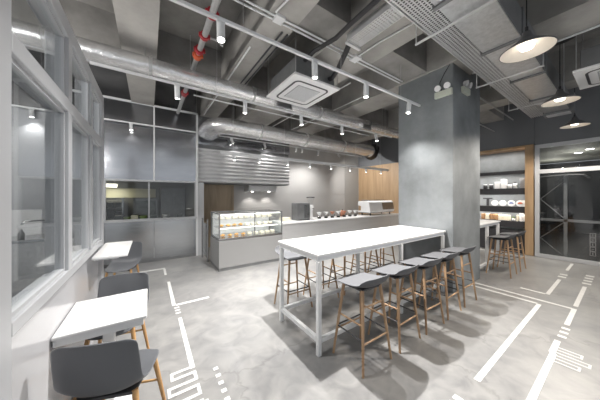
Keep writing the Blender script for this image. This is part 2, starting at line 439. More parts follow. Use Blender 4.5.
def make_stool(name, label, m, group):
    t = thing(name, label, 'bar stool', group=group)
    prof = [(.205, .700, .17, .0, -.02), (.19, .718, .195, .0, -.015), (.12, .728, .205, .004, 0), (.03, .722, .212, .014, 0), (-.06, .718, .216, .03, .0), (-.12, .722, .212, .036, .005),
            (-.165, .738, .212, .034, .015), (-.19, .765, .210, .024, .028), (-.205, .794, .200, .010, .033), (-.213, .817, .178, -.004, .033), (-.216, .826, .14, -.008, .028)]
    shell(t, m, prof, 1, .1, 'seat_shell', .012)
    MB().box(-.13, .13, -.12, .12, .685, .708).build('seat_frame', M['dark'], t, .006)
    P = {}
    for sx in (-1, 1):
        for sy in (-1, 1):
            MB().cyl((sx * .20, sy * .185, 0), (sx * .125, sy * .115, .70), .0105, .016, 12).build('leg', M['oak'], t)
    def at(sx, sy, z):
        f = z / .70
        return (sx * (.20 - .075 * f), sy * (.185 - .07 * f), z)
    for a, c_, z, m_, r in (((-1, -1), (1, -1), .25, 'oak', .0085), ((-1, 1), (1, 1), .25, 'oak', .0085), ((-1, -1), (-1, 1), .40, 'oak', .0085), ((1, -1), (1, 1), .40, 'oak', .0085), ((-1, -1), (1, -1), .55, 'oak', .0085)):
        MB().cyl(at(*a, z), at(*c_, z), r).build('stretcher', M[m_], t)
    for a, c_, z in (((-1, -1), (-1, 1), .28), ((1, -1), (1, 1), .28), ((-1, 1), (1, 1), .285)):
        MB().cyl(at(*a, z), at(*c_, z), .007).build('foot_rail', M['dark'], t)
    return t

G = 'stools on the camera side of the bar table'
st = make_stool('bar_stool', '', M['shellg'], G)
near = [(1.71, 1.452, .0), (2.24, 1.452, .03), (2.77, 1.445, -.02), (3.29, 1.45, .02), (3.84, 1.455, -.02)]
lab = ['grey bar stool at the window end of the near row at the bar table', 'second grey bar stool from the window end of the near row at the bar table',
       'middle grey bar stool of the five in the near row at the bar table', 'grey bar stool second from the column in the near row at the bar table', 'grey bar stool against the column end of the near row at the bar table']
for i, (x, y, r) in enumerate(near):
    if i == 0: st.location = (x, y, 0); st.rotation_euler = (0, 0, r); st['label'] = lab[0]
    else: dup(st, (x, y, 0), r, lab[i])
far = [(1.69, 2.665), (2.2, 2.67), (2.72, 2.67), (3.23, 2.665), (3.73, 2.67)]
for i, (x, y) in enumerate(far):
    dup(st, (x, y, 0), PI + random.uniform(-.05, .05), 'grey bar stool across the bar table facing the camera, %s from its window end' % ORD[i], 'stools on the counter side of the bar table')
dup(st, (5.83, 1.42, 0), 0, 'bar stool beside the column at the rear table by the shelves', 'stools at the rear table')
dup(st, (6.47, 1.41, 0), 0, 'bar stool nearer the glass wall at the rear table by the shelves', 'stools at the rear table')

ch = make_chair('shell_chair', 'charcoal shell chair with its back to the camera at the nearest window table', M['shelld'], 'chairs at the window tables')
ch.location = (-.155, 1.79, 0); ch.rotation_euler = (0, 0, -.36)
dup(ch, (-.235, 2.54, 0), PI - .18, 'charcoal shell chair on the far side of the nearest window table, back rising over it')
c3 = dup(ch, (-.34, 4.45, 0), PI - .25, 'shell chair tucked under the far window table near the steel kitchen wall')

# ------------------------------------------------------------------ tables
t = thing('bar_table', 'long white bar table with square metal legs running to the concrete column', 'table')
MB().box(1.33, 3.985, 1.655, 2.455, .962, .99).build('tabletop', M['white'], t, .005)
MB().box(1.36, 3.97, 1.675, 1.715, .915, .961).box(1.36, 3.97, 2.395, 2.435, .915, .961).box(1.345, 1.385, 1.676, 2.434, .914, .961).box(3.93, 3.97, 1.676, 2.434, .914, .961).build('apron', M['whitem'], t, .003)
for x in (1.345, 2.74, 3.925):
    for y in (1.667, 2.40):
        MB().box(x, x + .042, y, y + .042, 0, .914).build('leg', M['whitem'], t, .004)
for y in (1.672, 2.405):
    MB().box(1.395, 3.925, y, y + .04, .12, .165).build('foot_rail', M['whitem'], t, .003)
MB().box(1.352, 1.392, 1.715, 2.40, .12, .165).build('foot_rail', M['whitem'], t, .003)

t = thing('bar_table', 'white bar table behind the concrete column in front of the display shelves', 'table')
MB().box(5.16, 6.6, 1.62, 2.42, .962, .99).build('tabletop', M['white'], t, .005)
MB().box(5.18, 6.58, 1.64, 1.68, .915, .961).box(5.18, 6.58, 2.36, 2.40, .915, .961).box(6.54, 6.58, 1.68, 2.36, .915, .961).build('apron', M['whitem'], t, .003)
for x in (5.3, 5.84, 6.53):
    for y in (1.635, 2.355): MB().box(x, x + .05, y, y + .05, 0, .914).build('leg', M['whitem'], t, .004)
MB().box(5.35, 6.53, 2.36, 2.40, .12, .165).build('foot_rail', M['whitem'], t, .003)
MB().box(5.35, 6.53, 1.64, 1.68, .12, .165).build('foot_rail', M['whitem'], t, .003)

def window_table(label, x0, x1, y0, y1, z, th, ap):
    t = thing('window_table', label, 'table', group='small tables along the window partition')
    MB().box(x0, x1, y0, y1, z - th, z).build('tabletop', M['white'], t, .006)
    if ap: MB().box(x0 + .003, x1 - .02, y0 + .02, y1 - .02, z - th - ap, z - th).build('apron', M['whitem'], t, .003)
    cx, cy = (x0 + x1) / 2, (y0 + y1) / 2
    if not ap:
        for yy in (y0 + .1, y1 - .13): MB().box(x0 + .001, x1 - .08, yy, yy + .03, z - th - .03, z - th).build('bracket', M['whitem'], t)
        return t
    MB().box(cx - .035, cx + .035, cy - .03, cy + .03, .015, z - th - ap).build('pedestal', M['whitem'], t, .004)
    MB().box(cx - .17, cx + .17, cy - .2, cy + .2, 0, .015).build('base_plate', M['whitem'], t, .003)
    return t
window_table('white square table against the window partition nearest the camera', -.485, -.012, 1.93, 2.485, .70, .022, .05)
window_table('thin white ledge table at the far end of the window partition', -.452, -.18, 2.86, 3.68, .962, .025, 0)

# ------------------------------------------------------------------ counter, pastry case, machines
CY = 4.68
t = thing('service_counter', 'long grey service counter with pale worktop along the back of the room', 'counter')
M['counter'] = mat('counter_steel', (.58, .58, .585), .34, metal=.45, var=.05, scale=3, stretch=(.4, 1, 4))
b = MB(); b.box(2.665, 7.7, CY, 5.35, .06, .86); b.build('body', M['counter'], t, .004)
MB().box(2.675, 7.72, CY - .02, 5.37, .862, .90).build('worktop', M['white'], t, .004)
MB().box(2.665, 7.68, CY + .04, 5.3, 0, .06).build('plinth', M['dark'], t)
MB().box(7.0, 7.7, CY - .004, CY + .01, .1, .84).build('front_panel', M['greywall'], t)

t = thing('pastry_case', 'glass pastry display case glowing at the end of the service counter', 'display case')
M['casebody'] = mat('case_panel', (.30, .30, .30), .35, metal=.2, var=.05, scale=1)
x0, x1, y0, y1, z0, z1 = 1.18, 2.66, CY, 5.40, .62, 1.17
MB().box(x0, x1, y0, 5.45, .06, .62).build('cabinet', M['casebody'], t, .004)
MB().box(x0 + .008, x1, y0 + .012, 5.44, 0, .06).build('plinth', M['galvdark'], t)
MB().box(x0, x1, y0, y1, z0, z0 + .05).build('base', M['steel'], t, .003)
f = MB()
for x in (x0, x1 - .025):
    f.box(x, x + .025, y0, y0 + .025, z0 + .05, z1)
    f.box(x, x + .025, y1 - .025, y1, z0 + .05, z1)
f.box((x0 + x1) / 2 + .03, (x0 + x1) / 2 + .05, y0, y0 + .02, z0 + .05, z1)
f.box(x0, x1, y0, y0 + .025, z1, z1 + .02).box(x0, x1, y1 - .025, y1, z1, z1 + .02).box(x0, x0 + .025, y0 + .025, y1 - .025, z1, z1 + .02).box(x1 - .025, x1, y0 + .025, y1 - .025, z1, z1 + .02)
f.build('case_frame', M['galvdark'], t)
g = MB(); g.box(x0 + .025, x1 - .025, y0 + .004, y0 + .01, z0 + .05, z1); g.box(x0 + .004, x0 + .01, y0 + .025, y1 - .025, z0 + .05, z1); g.box(x1 - .01, x1 - .004, y0 + .025, y1 - .025, z0 + .05, z1)
g.box(x0 + .02, x1 - .02, y0 + .02, y1 - .02, z1 + .005, z1 + .011)
g.build('glass_panel', M['glass'], t)
MB().box(x0 + .03, x1 - .03, y0 + .16, y1 - .05, .86, .867).build('glass_shelf', M['glass'], t)
MB().box(x0 + .03, x1 - .03, y0 + .26, y1 - .05, 1.03, 1.036).build('glass_shelf', M['glass'], t)
MB().box(x0 + .03, x1 - .03, y1 - .05, y1 - .03, z0 + .05, z1).build('rear_door', M['white'], t)
for z in (1.152, .845):
    MB().box(x0 + .05, x1 - .05, y0 + .03 if z > 1 else y0 + .165, (y0 + .05) if z > 1 else y0 + .18, z, z + .012).build('led_strip', M['led'], t)
GF = 'pastries in the display case'
fl = [('croissant', M['pastry'], 'croissants'), ('cake_slice', M['pale_food'], 'cakes')]
pi = 0
for lev, zz, yy in (('floor', .672, 4.92), ('lower shelf', .868, 5.05), ('upper shelf', 1.037, 5.12)):
    for k in range(9):
        x = 1.32 + k * .15; y = yy + random.uniform(-.03, .03)
        if k < 4 and lev != 'upper shelf':
            b = MB().tube([(x - .05, y + .02, zz + .018), (x - .025, y, zz + .024), (x, y - .008, zz + .03), (x + .025, y, zz + .024), (x + .05, y + .02, zz + .018)], [.008, .022, .03, .022, .008], 8)
            tag(b.build('croissant', M['pastry']), 'golden pastry, %s from the left on the display case %s' % (ORD[k], lev), 'pastry', GF)
        else:
            b = MB().box(x - .045, x + .045, y - .05, y + .05, zz, zz + .05)
            tag(b.build('cake', M['pale_food'], None, .008), 'pale cream cake, %s from the left on the display case %s' % (ORD[k], lev), 'cake', GF)

# barrier post beside the counter end
t = thing('swing_gate', 'low steel swing gate between the kitchen wall post and the pastry counter', 'gate')
MB().cyl((1.12, 6.05, 0), (1.12, 6.05, 1.0), .02).build('post', M['steel'], t)
MB().cyl((1.14, 5.55, 0), (1.14, 5.55, 1.0), .02).build('post', M['steel'], t)
MB().box(1.118, 1.136, 5.57, 6.03, .1, .9).build('gate_panel', M['steel'], t)

ZC = .9005
t = thing('water_boiler', 'dark steel water boiler box on the counter beside the slim white grinder', 'boiler')
MB().box(3.22, 3.62, 4.86, 5.16, ZC, ZC + .46).build('body', M['galvdark'], t, .008)
MB().box(3.44, 3.615, 4.852, 4.86, ZC + .04, ZC + .42).build('front_panel', M['steel'], t, .002)
MB().box(3.25, 3.61, 4.85, 4.858, ZC, ZC + .03).build('drip_tray', M['dark'], t)
t = thing('coffee_grinder', 'slim white coffee grinder with dark hopper lid on the counter', 'grinder')
MB().lathe([(0, 0), (.085, 0), (.085, .03), (.06, .06), (.052, .25), (.08, .29), (.085, .37), (.06, .40), (0, .40)], (3.75, 5.0, ZC)).build('body', M['white'], t)
MB().lathe([(.04, .40), (.05, .42), (.105, .58), (.105, .60)], (3.75, 5.0, ZC)).build('hopper', M['glass'], t)
MB().lathe([(0, .60), (.115, .60), (.115, .625), (0, .63)], (3.75, 5.0, ZC)).build('lid', M['dark'], t)
MB().cyl((3.75, 4.9, ZC + .30), (3.75, 4.85, ZC + .30), .015).build('spout', M['steel'], t)
t = thing('napkin_tray', 'low white tray of folded napkins on the counter beside the pastry case', 'tray')
MB().box(2.75, 3.0, 4.8, 5.05, ZC, ZC + .02).build('tray', M['white'], t, .004)
MB().box(2.77, 2.98, 4.82, 5.03, ZC + .02, ZC + .10).build('napkin_stack', M['box_cream'], t, .004)
def dripper(x, y, label, copper):
    t = thing('coffee_dripper', label, 'dripper', (x, y, ZC), group='drip coffee sets on the counter')
    MB().lathe([(0, 0), (.055, 0), (.06, .05), (.045, .09), (.03, .10)], n=18).build('carafe', M['glass'], t)
    MB().lathe([(0, .006), (.05, .006), (.054, .045), (0, .045)], n=18).build('coffee', M['black'], t)
    MB().lathe([(.02, .10), (.03, .11), (.075, .18), (.078, .185), (.03, .118), (.018, .105)], n=18).build('cone', M['coffee'] if copper else M['white'], t)
    MB().cyl((.058, .0, .05), (.09, 0, .06), .007, n=8).cyl((.09, 0, .06), (.09, 0, .10), .007, n=8).build('handle', M['dark'], t)
for i in range(7):
    dripper(4.05 + .25 * i, 4.98, 'glass drip coffee carafe with cone, %s along from the grinder towards the espresso machine' % ORD[i], i in (2, 4))
t = thing('gooseneck_kettle', 'dark gooseneck kettle standing behind the row of drip carafes', 'kettle', (5.15, 5.16, ZC))
MB().lathe([(0, 0), (.08, 0), (.085, .02), (.06, .16), (.05, .18), (0, .19)], n=20).build('body', M['coffee'], t)
MB().tube([(-.07, 0, .05), (-.12, 0, .10), (-.12, 0, .18), (-.17, 0, .21)], .008).build('spout', M['steel'], t)
MB().tube([(.06, 0, .16), (.12, 0, .17), (.13, 0, .10), (.08, 0, .05)], .009).build('handle', M['dark'], t)
MB().cyl((0, 0, .19), (0, 0, .225), .012).build('knob', M['dark'], t)

# espresso machine
t = thing('espresso_machine', 'large white espresso machine on the counter before the wooden wall', 'coffee machine', (6.65, 5.0, ZC))
t.scale = (1.08, 1.0, 1.1)
for sx in (-.5, .5):
    for sy in (-.17, .17): MB().cyl((sx, sy, 0), (sx, sy, .07), .022).build('foot', M['dark'], t)
body = MB()
pr = [(-.25, .09), (-.27, .16), (-.22, .40), (-.16, .445), (.22, .43), (.25, .36), (.25, .30), (.12, .28), (.12, .14), (.27, .13), (.27, .09)]
nn = len(pr); A = [(-.62, y, z) for y, z in pr]; B = [(.62, y, z) for y, z in pr]
body.add(A + B, [(i, (i + 1) % nn, nn + (i + 1) % nn, nn + i) for i in range(nn)] + [tuple(range(nn - 1, -1, -1)), tuple(range(nn, 2 * nn))])
body.build('body', M['white'], t, .012)
MB().hexa([(.0, -.276, .17), (.60, -.276, .17), (.60, -.27, .17), (.0, -.27, .17), (.0, -.232, .385), (.60, -.232, .385), (.60, -.224, .385), (.0, -.224, .385)]).build('back_panel', M['steel'], t)
MB().box(-.58, .58, -.2, .24, .068, .09).build('drip_tray', M['galvdark'], t)
for x in (-.36, 0, .36):
    h = MB().cyl((x, .2, .28), (x, .2, .23), .04).build('group_head', M['steel'], t)
    MB().cyl((x, .2, .22), (x, .34, .215), .014).build('portafilter', M['dark'], h)
for sx in (-.6, .6): MB().tube([(sx, .22, .34), (sx, .27, .30), (sx * .99, .28, .14)], .007).build('steam_wand', M['steel'], t)
MB().box(-.5, .5, -.12, .2, .447, .47).build('cup_rail', M['steel'], t)
MB().lathe([(0, 0), (.05, 0), (.06, .1), (.045, .12), (0, .12)], (6.95, 4.98, ZC)) if False else None

t = thing('wall_hood', 'white lit canopy box on the back wall right of the brown door', 'hood')
MB().box(2.62, 3.62, 6.75, 7.195, 1.70, 1.895).build('housing', M['white'], t, .006)
for x in (2.82, 3.42): MB().cyl((x, 6.95, 1.685), (x, 6.95, 1.70), .035).build('lamp', M['spot'], t)

# ------------------------------------------------------------------ things inside the kitchen
def simple(name, label, cat, mb, m, bevel=0.0, group=None): return tag(mb.build(name, m, None, bevel), label, cat, group)
t = thing('oven', 'dark double oven seen through the kitchen window', 'oven')
MB().box(-.38, .22, 8.0, 8.55, .0, 1.48).build('body', M['galvdark'], t, .006)
MB().box(-.33, .17, 7.98, 8.0, .95, 1.42).build('door', M['kitdark'], t)
MB().box(-.33, .17, 7.98, 8.0, .35, .90).build('door', M['kitdark'], t)
MB().cyl((-.3, 7.95, .92), (.14, 7.95, .92), .012).build('handle', M['steel'], t)
t = thing('fridge', 'tall grey kitchen fridge behind the right half of the kitchen window', 'fridge')
MB().box(.30, .96, 8.0, 8.55, 0, 1.8).build('body', M['galvdark'], t, .006)
MB().box(.31, .62, 7.98, 8.0, .1, 1.76).build('door', M['galvdark'], t)
MB().box(.64, .95, 7.98, 8.0, .1, 1.76).build('door', M['galvdark'], t)
t = thing('storage_rack', 'dark storage rack at the left end of the kitchen behind the window', 'rack')
for z in (.9, 1.2, 1.45): MB().box(-1.35, -.62, 8.1, 8.5, z, z + .02).build('shelf', M['steel'], t)
for x in (-1.34, -.64):
    for y in (8.11, 8.47): MB().box(x, x + .025, y, y + .025, 0, 1.5).build('post', M['steel'], t)
for i in range(4):
    simple('storage_tub', 'dark tub on the kitchen rack, %s along the lower shelf' % ORD[i], 'tub', MB().box(-1.3 + i * .17, -1.16 + i * .17, 8.15, 8.4, .9205, 1.10), M['kitdark'], .005, 'tubs on the kitchen rack')
for i in range(4):
    simple('storage_tub', 'dark tub on the kitchen rack, %s along the middle shelf' % ORD[i], 'tub', MB().box(-1.3 + i * .17, -1.17 + i * .17, 8.15, 8.4, 1.2205, 1.36), M['kitdark'], .005, 'tubs on the kitchen rack')
t = thing('work_table', 'steel work table just inside the kitchen window', 'table')
MB().box(-1.3, .9, 6.75, 7.35, .90, .93).build('tabletop', M['steel'], t)
for x in (-1.25, .82):
    for y in (6.8, 7.27): MB().box(x, x + .04, y, y + .04, 0, .9).build('leg', M['steel'], t)
for i, (x, h, m_) in enumerate(((-.62, .14, 'kitdark'), (-.45, .10, 'leaf'), (-.30, .13, 'cream'), (-.12, .11, 'leaf'), (.1, .12, 'kitdark'), (.38, .14, 'galv'), (.7, .12, 'kitdark'))):
    simple('mixing_bowl' if i % 2 else 'food_tub', 'small kitchen container on the steel work table, %s from the left in the kitchen window' % ORD[i], 'container',
           MB().lathe([(0, 0), (.05, 0), (.08, h * .6), (.085, h), (.07, h), (.05, .02), (0, .02)], (x, 7.0, .9305), 16) if i % 2 else MB().box(x - .07, x + .07, 6.9, 7.1, .9305, .9305 + h), M[m_], 0, 'containers on the kitchen work table')
t = thing('ceiling_panel', 'glowing square ceiling light inside the kitchen', 'ceiling light')
MB().box(-1.06, -.74, 8.0, 8.3, 1.885, 1.915).build('housing', M['white'], t)
for xx in (-1.0, -.8): MB().cyl((xx, 8.15, 1.915), (xx, 8.15, 2.1), .006, n=6).build('hanger', M['pipe'], t)
MB().box(-1.04, -.76, 8.02, 8.28, 1.80, 1.885).build('diffuser', M['panel_light'], t)

# ------------------------------------------------------------------ room behind the partition
t = thing('sink_counter', 'grey sink counter seen through the window partition', 'counter')
MB().box(-2.6, -1.05, 5.0, 5.6, 0, .86).build('cabinet', M['galv'], t, .004)
MB().box(-2.62, -1.03, 4.98, 5.62, .86, .90).build('worktop', M['steel'], t, .003)
MB().tube([(-1.35, 5.45, .9), (-1.35, 5.45, 1.12), (-1.38, 5.43, 1.15), (-1.62, 5.36, 1.15), (-1.66, 5.35, 1.10)], .014).build('faucet', M['steel'], t)
simple('white_board', 'plain white board standing at the sink counter behind the window partition', 'board', MB().box(-2.06, -1.5, 5.56, 5.585, .9005, 1.32), M['white'], .003)
for i in range(8):
    x = -2.5 + i * .13
    tag(MB().lathe([(0, 0), (.035, 0), (.035, .09), (.014, .12), (.014, .15), (0, .15)], (x, 5.1 + .02 * (i % 2), .9005), 12).build('bottle', M['galvdark' if i % 2 else 'room']), 'dark bottle on the sink counter behind the partition, %s from the left' % ORD[i], 'bottle', 'bottles on the sink counter')
t = thing('hanging_rail', 'pale rail hanging in the room behind the partition glass', 'rail')
for z, a in ((2.36, .0), (2.0, .02)): MB().tube([(-2.6, 4.15, z), (-1.75, 4.95, z)], .03, 8, 1, .8).build('bar', M['frame'], t)
for p in ((-2.4, 4.338), (-1.9, 4.809)): MB().cyl((p[0], p[1], 2.0), (p[0], p[1], Z_SLAB), .006, n=6).build('hanger', M['frame'], t)

# ------------------------------------------------------------------ display shelves on the right
t = thing('shelf_unit', 'oak framed wall shelf unit with dark lit shelves beside the glass wall', 'shelving')
SX = RX + .42
MB().box(RX - .03, SX, 1.372, 1.53, 0, 2.83).build('side_panel', M['woodwall'], t, .003)
MB().box(RX - .03, SX, 3.05, 3.19, 0, 2.83).build('side_panel', M['woodwall'], t, .003)
MB().box(RX - .03, SX, 1.372, 3.19, 2.831, 2.89).build('top_panel', M['woodwall'], t, .003)
MB().box(SX, SX + .03, 1.372, 3.19, 0, 2.89).build('back_panel', M['column'], t)
for z in (2.24, 1.76, 1.26, .86):
    s_ = MB().box(RX + .02, SX, 1.532, 3.048, z - .03, z).build('shelf', M['dark'], t)
    MB().box(RX + .02, RX + .045, 1.532, 3.048, z - (.09 if z > 2 else .17), z - .03).build('fascia', M['dark'], s_)
    MB().box(RX + .06, RX + .08, 1.56, 3.02, z - .045, z - .032).build('led_strip', M['led'], s_)
MB().box(RX + .06, SX, 1.532, 3.048, .0, .6).build('base_cabinet', M['dark'], t, .004)

def goods(label, y0, y1, z, h, m_, name='gift_box', cat='box', d=.14, x=8.36, grp=None):
    return simple(name, label, cat, MB().box(x, x + d, y0, y1, z + .0005, z + h), M[m_], .004, grp)
GG = 'goods on the display shelves'
def jar(label, y, z, h, m_, r=.05):
    t = thing('jar', label, 'jar', (8.42, y, z + .0005), group=GG)
    MB().lathe([(0, 0), (r, 0), (r, h * .75), (r * .8, h * .82), (0, h * .82)], n=16).build('body', M[m_], t)
    MB().lathe([(0, h * .82), (r * .85, h * .82), (r * .85, h), (0, h)], n=16).build('lid', M['white' if m_ != 'white' else 'dark'], t)
jar('dark jar nearest the column on the upper shelf', 2.42, 1.76, .14, 'dark'); jar('dark jar second from the column on the upper shelf', 2.28, 1.76, .14, 'dark')
goods('small white box between dark jars and the tall white box on the upper shelf', 2.08, 2.19, 1.76, .20, 'white', grp=GG)
goods('tallest white box in the middle of the upper shelf', 1.94, 2.05, 1.76, .27, 'white', grp=GG)
jar('white jar right of the tall white box on the upper shelf', 1.87, 1.76, .15, 'white', .045); jar('second white jar right of the tall white box on the upper shelf', 1.76, 1.76, .18, 'white', .045)
goods('grey box at the glass wall end of the upper shelf', 1.55, 1.66, 1.76, .27, 'shellw', grp=GG)
t = thing('knife_block', 'dark T shaped stand on the middle shelf nearest the column', 'stand', (8.42, 2.36, 1.2605), group=GG)
MB().box(-.02, .02, -.03, .03, 0, .2).build('stem', M['dark'], t, .003); MB().box(-.03, .03, -.11, .11, .2, .235).build('bar', M['dark'], t, .003)
for i, (y, p, nm) in enumerate(((2.20, None, 'plain white plate standing nearest the dark stand'), (2.02, None, 'plain white plate standing next to the blue patterned plate'), (1.84, 'blue', 'white plate with a blue pattern standing on the middle shelf'), (1.66, 'orange', 'white plate with a red pattern standing on the middle shelf'))):
    t = thing('plate', nm, 'plate', (8.42, y, 1.2605), group=GG)
    MB().cyl((.0, 0, .085), (.012, 0, .085), .085, n=28).build('dish', M['white'], t)
    if p: MB().box(-.004, .0, -.05, .05, .075, .10).box(-.004, 0, -.03, .03, .10, .115).build('pattern', M[p], t)
    else: MB().lathe([(.05, 0), (.053, .003)], n=4).build('rim', M['shellw'], t).location = (-.003, 0, .03)
simple('print_card', 'white card with dark dots at the glass wall end of the middle shelf', 'card', MB().box(8.50, 8.512, 1.545, 1.63, 1.2605, 1.43), M['white'], 0, GG)
for i, (y, m_) in enumerate(((2.46, 'box_brown'), (2.36, 'box_cream'), (2.26, 'box_brown'), (2.16, 'box_brown'), (2.06, 'box_cream'))):
    goods('small carton on the lower shelf, %s from the column' % ORD[i], y - .045, y + .045, .86, .16, m_, 'carton', 'carton', grp=GG)
goods('wide cream carton on the lower shelf left of the plant', 1.86, 2.0, .86, .15, 'box_cream', 'carton', 'carton', grp=GG)
t = thing('potted_plant', 'small potted plant on the lower display shelf', 'plant', (8.38, 1.78, .8605), group=GG)
MB().lathe([(0, 0), (.03, 0), (.042, .07), (.036, .07), (0, .06)], n=16).build('pot', M['white'], t)
b = MB()
for i in range(26):
    a = random.uniform(0, 2 * PI); e = random.uniform(.3, 1.4); L_ = random.uniform(.05, .09)
    dx, dy, dz = math.cos(a) * math.cos(e), math.sin(a) * math.cos(e), math.sin(e)
    p = Vector((0, 0, .06)); q = p + Vector((dx, dy, dz)) * L_; s_ = Vector((-math.sin(a), math.cos(a), 0)) * .012; mid = (p + q) / 2 + Vector((0, 0, .01))
    b.add([p, mid + s_, q, mid - s_], [(0, 1, 2, 3)], True)
b.build('foliage', M['leaf'], t)
goods('cream jar box between plant and stacked white boxes on the lower shelf', 1.685, 1.725, .86, .17, 'box_cream', 'carton', 'carton', grp=GG)
for cidx, y in enumerate((1.635, 1.57)):
    for k in range(3):
        if cidx == 1 and k == 2: continue
        goods('white gift box on the lower shelf, %s from the bottom of the %s stack' % (ORD[k], ('taller', 'shorter, outer')[cidx]), y - .03, y + .03, .86 + k * .091, .09, 'white', grp='white gift boxes stacked on the lower shelf')

# ------------------------------------------------------------------ behind the glass wall
t = thing('steel_gate', 'steel gate frame with diagonal braces behind the dark glass wall', 'gate')
GX = 8.55
M['gate'] = mat('gate_steel', (.20, .20, .205), .45, metal=.3, var=.08, scale=6)
MB().box(GX, GX + .05, .84, .90, 0, 2.1).build('post', M['gate'], t)
MB().box(GX, GX + .05, -1.6, -1.54, 0, 2.1).build('post', M['gate'], t)
MB().box(GX, GX + .05, -1.6, 1.3, .91, .97).build('rail', M['gate'], t)
MB().tube([(GX + .02, 1.3, 2.05), (GX + .02, .85, 2.08), (GX + .02, .6, 2.06), (GX + .02, .5, 1.98)], .022).build('top_rail', M['gate'], t)
for a, c_ in (((1.3, 1.47), (.87, 1.95)), ((1.3, 1.47), (.87, .96)), ((1.3, .45), (.87, .92)), ((1.3, .45), (.87, .02))):
    MB().cyl((GX + .02, a[0], a[1]), (GX + .02, c_[0], c_[1]), .008).build('brace', M['gate'], t)
dc = MB()
for k in range(5):
    z = .62 - k * .105
    for (a0, a1, b0, b1) in ((.40, .485, z + .085, z + .092), (.40, .485, z, z + .007), (.40, .407, z, z + .092), (.478, .485, z, z + .092)): dc.box(8.265, 8.268, a0, a1, b0, b1)
    dc.box(8.265, 8.268, .425 if k % 2 else .44, .46 if k % 2 else .447, z + (.04 if k % 2 else .02), z + (.047 if k % 2 else .07))
simple('window_decal', 'vertical strip of outlined white lettering marks on the dark glass wall', 'decal', dc, M['shellw'])
for i, (x, y, lb) in enumerate(((11.4, .67, 'nearer round downlight in the passage ceiling behind the glass wall'), (12.1, .95, 'farther round downlight in the passage ceiling behind the glass wall'))):
    t = thing('downlight', lb, 'ceiling light', (x, y, 3.02))
    MB().lathe([(.09, 0), (.11, -.01), (.11, 0)], n=20).build('ring', M['white'], t)
    MB().cyl((0, 0, -.006), (0, 0, -.001), .085).build('diffuser', M['spot'], t)

# ------------------------------------------------------------------ ceiling services
def light(name, typ, loc, e, col=(1, .95, .88), rot=(0, 0, 0), **k):
    l = bpy.data.lights.new(name, typ); l.energy = e; l.color = col
    for a, v in k.items(): setattr(l, a, v)
    o = bpy.data.objects.new(name, l); COL.objects.link(o); o.location = loc; o.rotation_euler = rot
    return o
def aim(o, tgt):
    o.rotation_euler = (Vector(tgt) - o.location).to_track_quat('-Z', 'Y').to_euler()

def spotlight(x, y, ztop, label, group, e, tgt, ln=.16, r=.036, ang=70, blend=.35):
    t = thing('track_spotlight', label, 'spotlight', (x, y, ztop), group=group)
    MB().box(-.035, .035, -.014, .014, -.03, 0).build('adapter', M['whitem'], t, .003)
    MB().cyl((0, 0, -.06), (0, 0, -.03), .008, n=8).build('stem', M['whitem'], t)
    d = (Vector(tgt) - Vector((x, y, ztop - .1))).normalized()
    p0 = Vector((0, 0, -.05)) - d * .02
    p1 = p0 + d * ln
    hb = MB().cyl(p0, p1, r, n=18)
    h = hb.build('lamp_housing', M['whitem'], t)
    MB().cyl(p1, p1 + d * .002, r * .82, n=18).build('lens', M['spot'], h)
    if e:
        w = Vector((x, y, ztop)) + p1 + d * .012
        l = light('spot_beam', 'SPOT', w, e, (1, .972, .935), spot_size=math.radians(ang), spot_blend=blend, shadow_soft_size=.02)
        aim(l, tgt)
    return t
def track(label, x0, x1, y, z, hang, w=.017, h=.03, name='lighting_track', group=None):
    t = thing(name, label, 'lighting track', group=group)
    MB().box(x0, x1, y - w, y + w, z, z + h).build('rail', M['whitem'], t, .003)
    for x in hang: MB().cyl((x, y, z + h), (x, y, Z_BEAM if False else Z_SLAB), .0035, n=6).build('hanger', M['pipe'], t)
    return t
S = .42
track('long white lighting track hanging over the bar table up to the column', -.4, 3.99, 2.08, 3.14, (.75, 2.05, 3.4))
for i, x in enumerate((.54, 1.62, 2.54, 3.64)):
    spotlight(x, 2.08, 3.14, 'white cylinder spotlight over the bar table, %s along the track towards the column' % ORD[i], 'spotlights over the bar table', (300, 1350, 430, 280)[i] * S, ((.45, 1.5, 0), (1.75, 2.1, 0), (2.55, 2.12, 0), (3.15, 2.1, 0))[i], ang=(120, 120, 110, 110)[i], blend=.7)
track('white lighting track under the foil wrapped round duct', -.6, 5.6, 3.70, 3.17, (.9, 3.0, 5.3), group=None)
for i, x in enumerate((.34, 1.37, 2.54, 3.68, 4.91)):
    spotlight(x, 3.70, 3.17, 'white cylinder spotlight under the round duct, %s from the window partition' % ORD[i], 'spotlights under the round duct', 240 * S, ((.5, 4.2, 0), (1.4, 4.0, 0), (2.6, 3.5, 0), (3.7, 3.6, 0), (4.95, 3.2, .5))[i], ang=85)
track('white linear lamp bar hanging low above the service counter', 1.28, 7.34, 5.0, 2.47, (1.57, 2.9, 4.28, 5.6, 6.87), .022, .075, 'linear_lamp_bar')
for i, x in enumerate((1.6, 2.2, 3.0, 3.73, 4.52, 5.33, 6.1, 6.92)):
    spotlight(x, 5.0, 2.47, 'small white spotlight below the linear bar above the counter, %s from the kitchen end' % ORD[i], 'small spotlights above the service counter', 100 * S, (x, 4.9, 0), .085, .03, ang=110)
track('white lighting track along the top of the steel kitchen wall', -4.4, 7.3, 6.2, 3.162, (-2.3, 1.0, 3.95, 7.2))
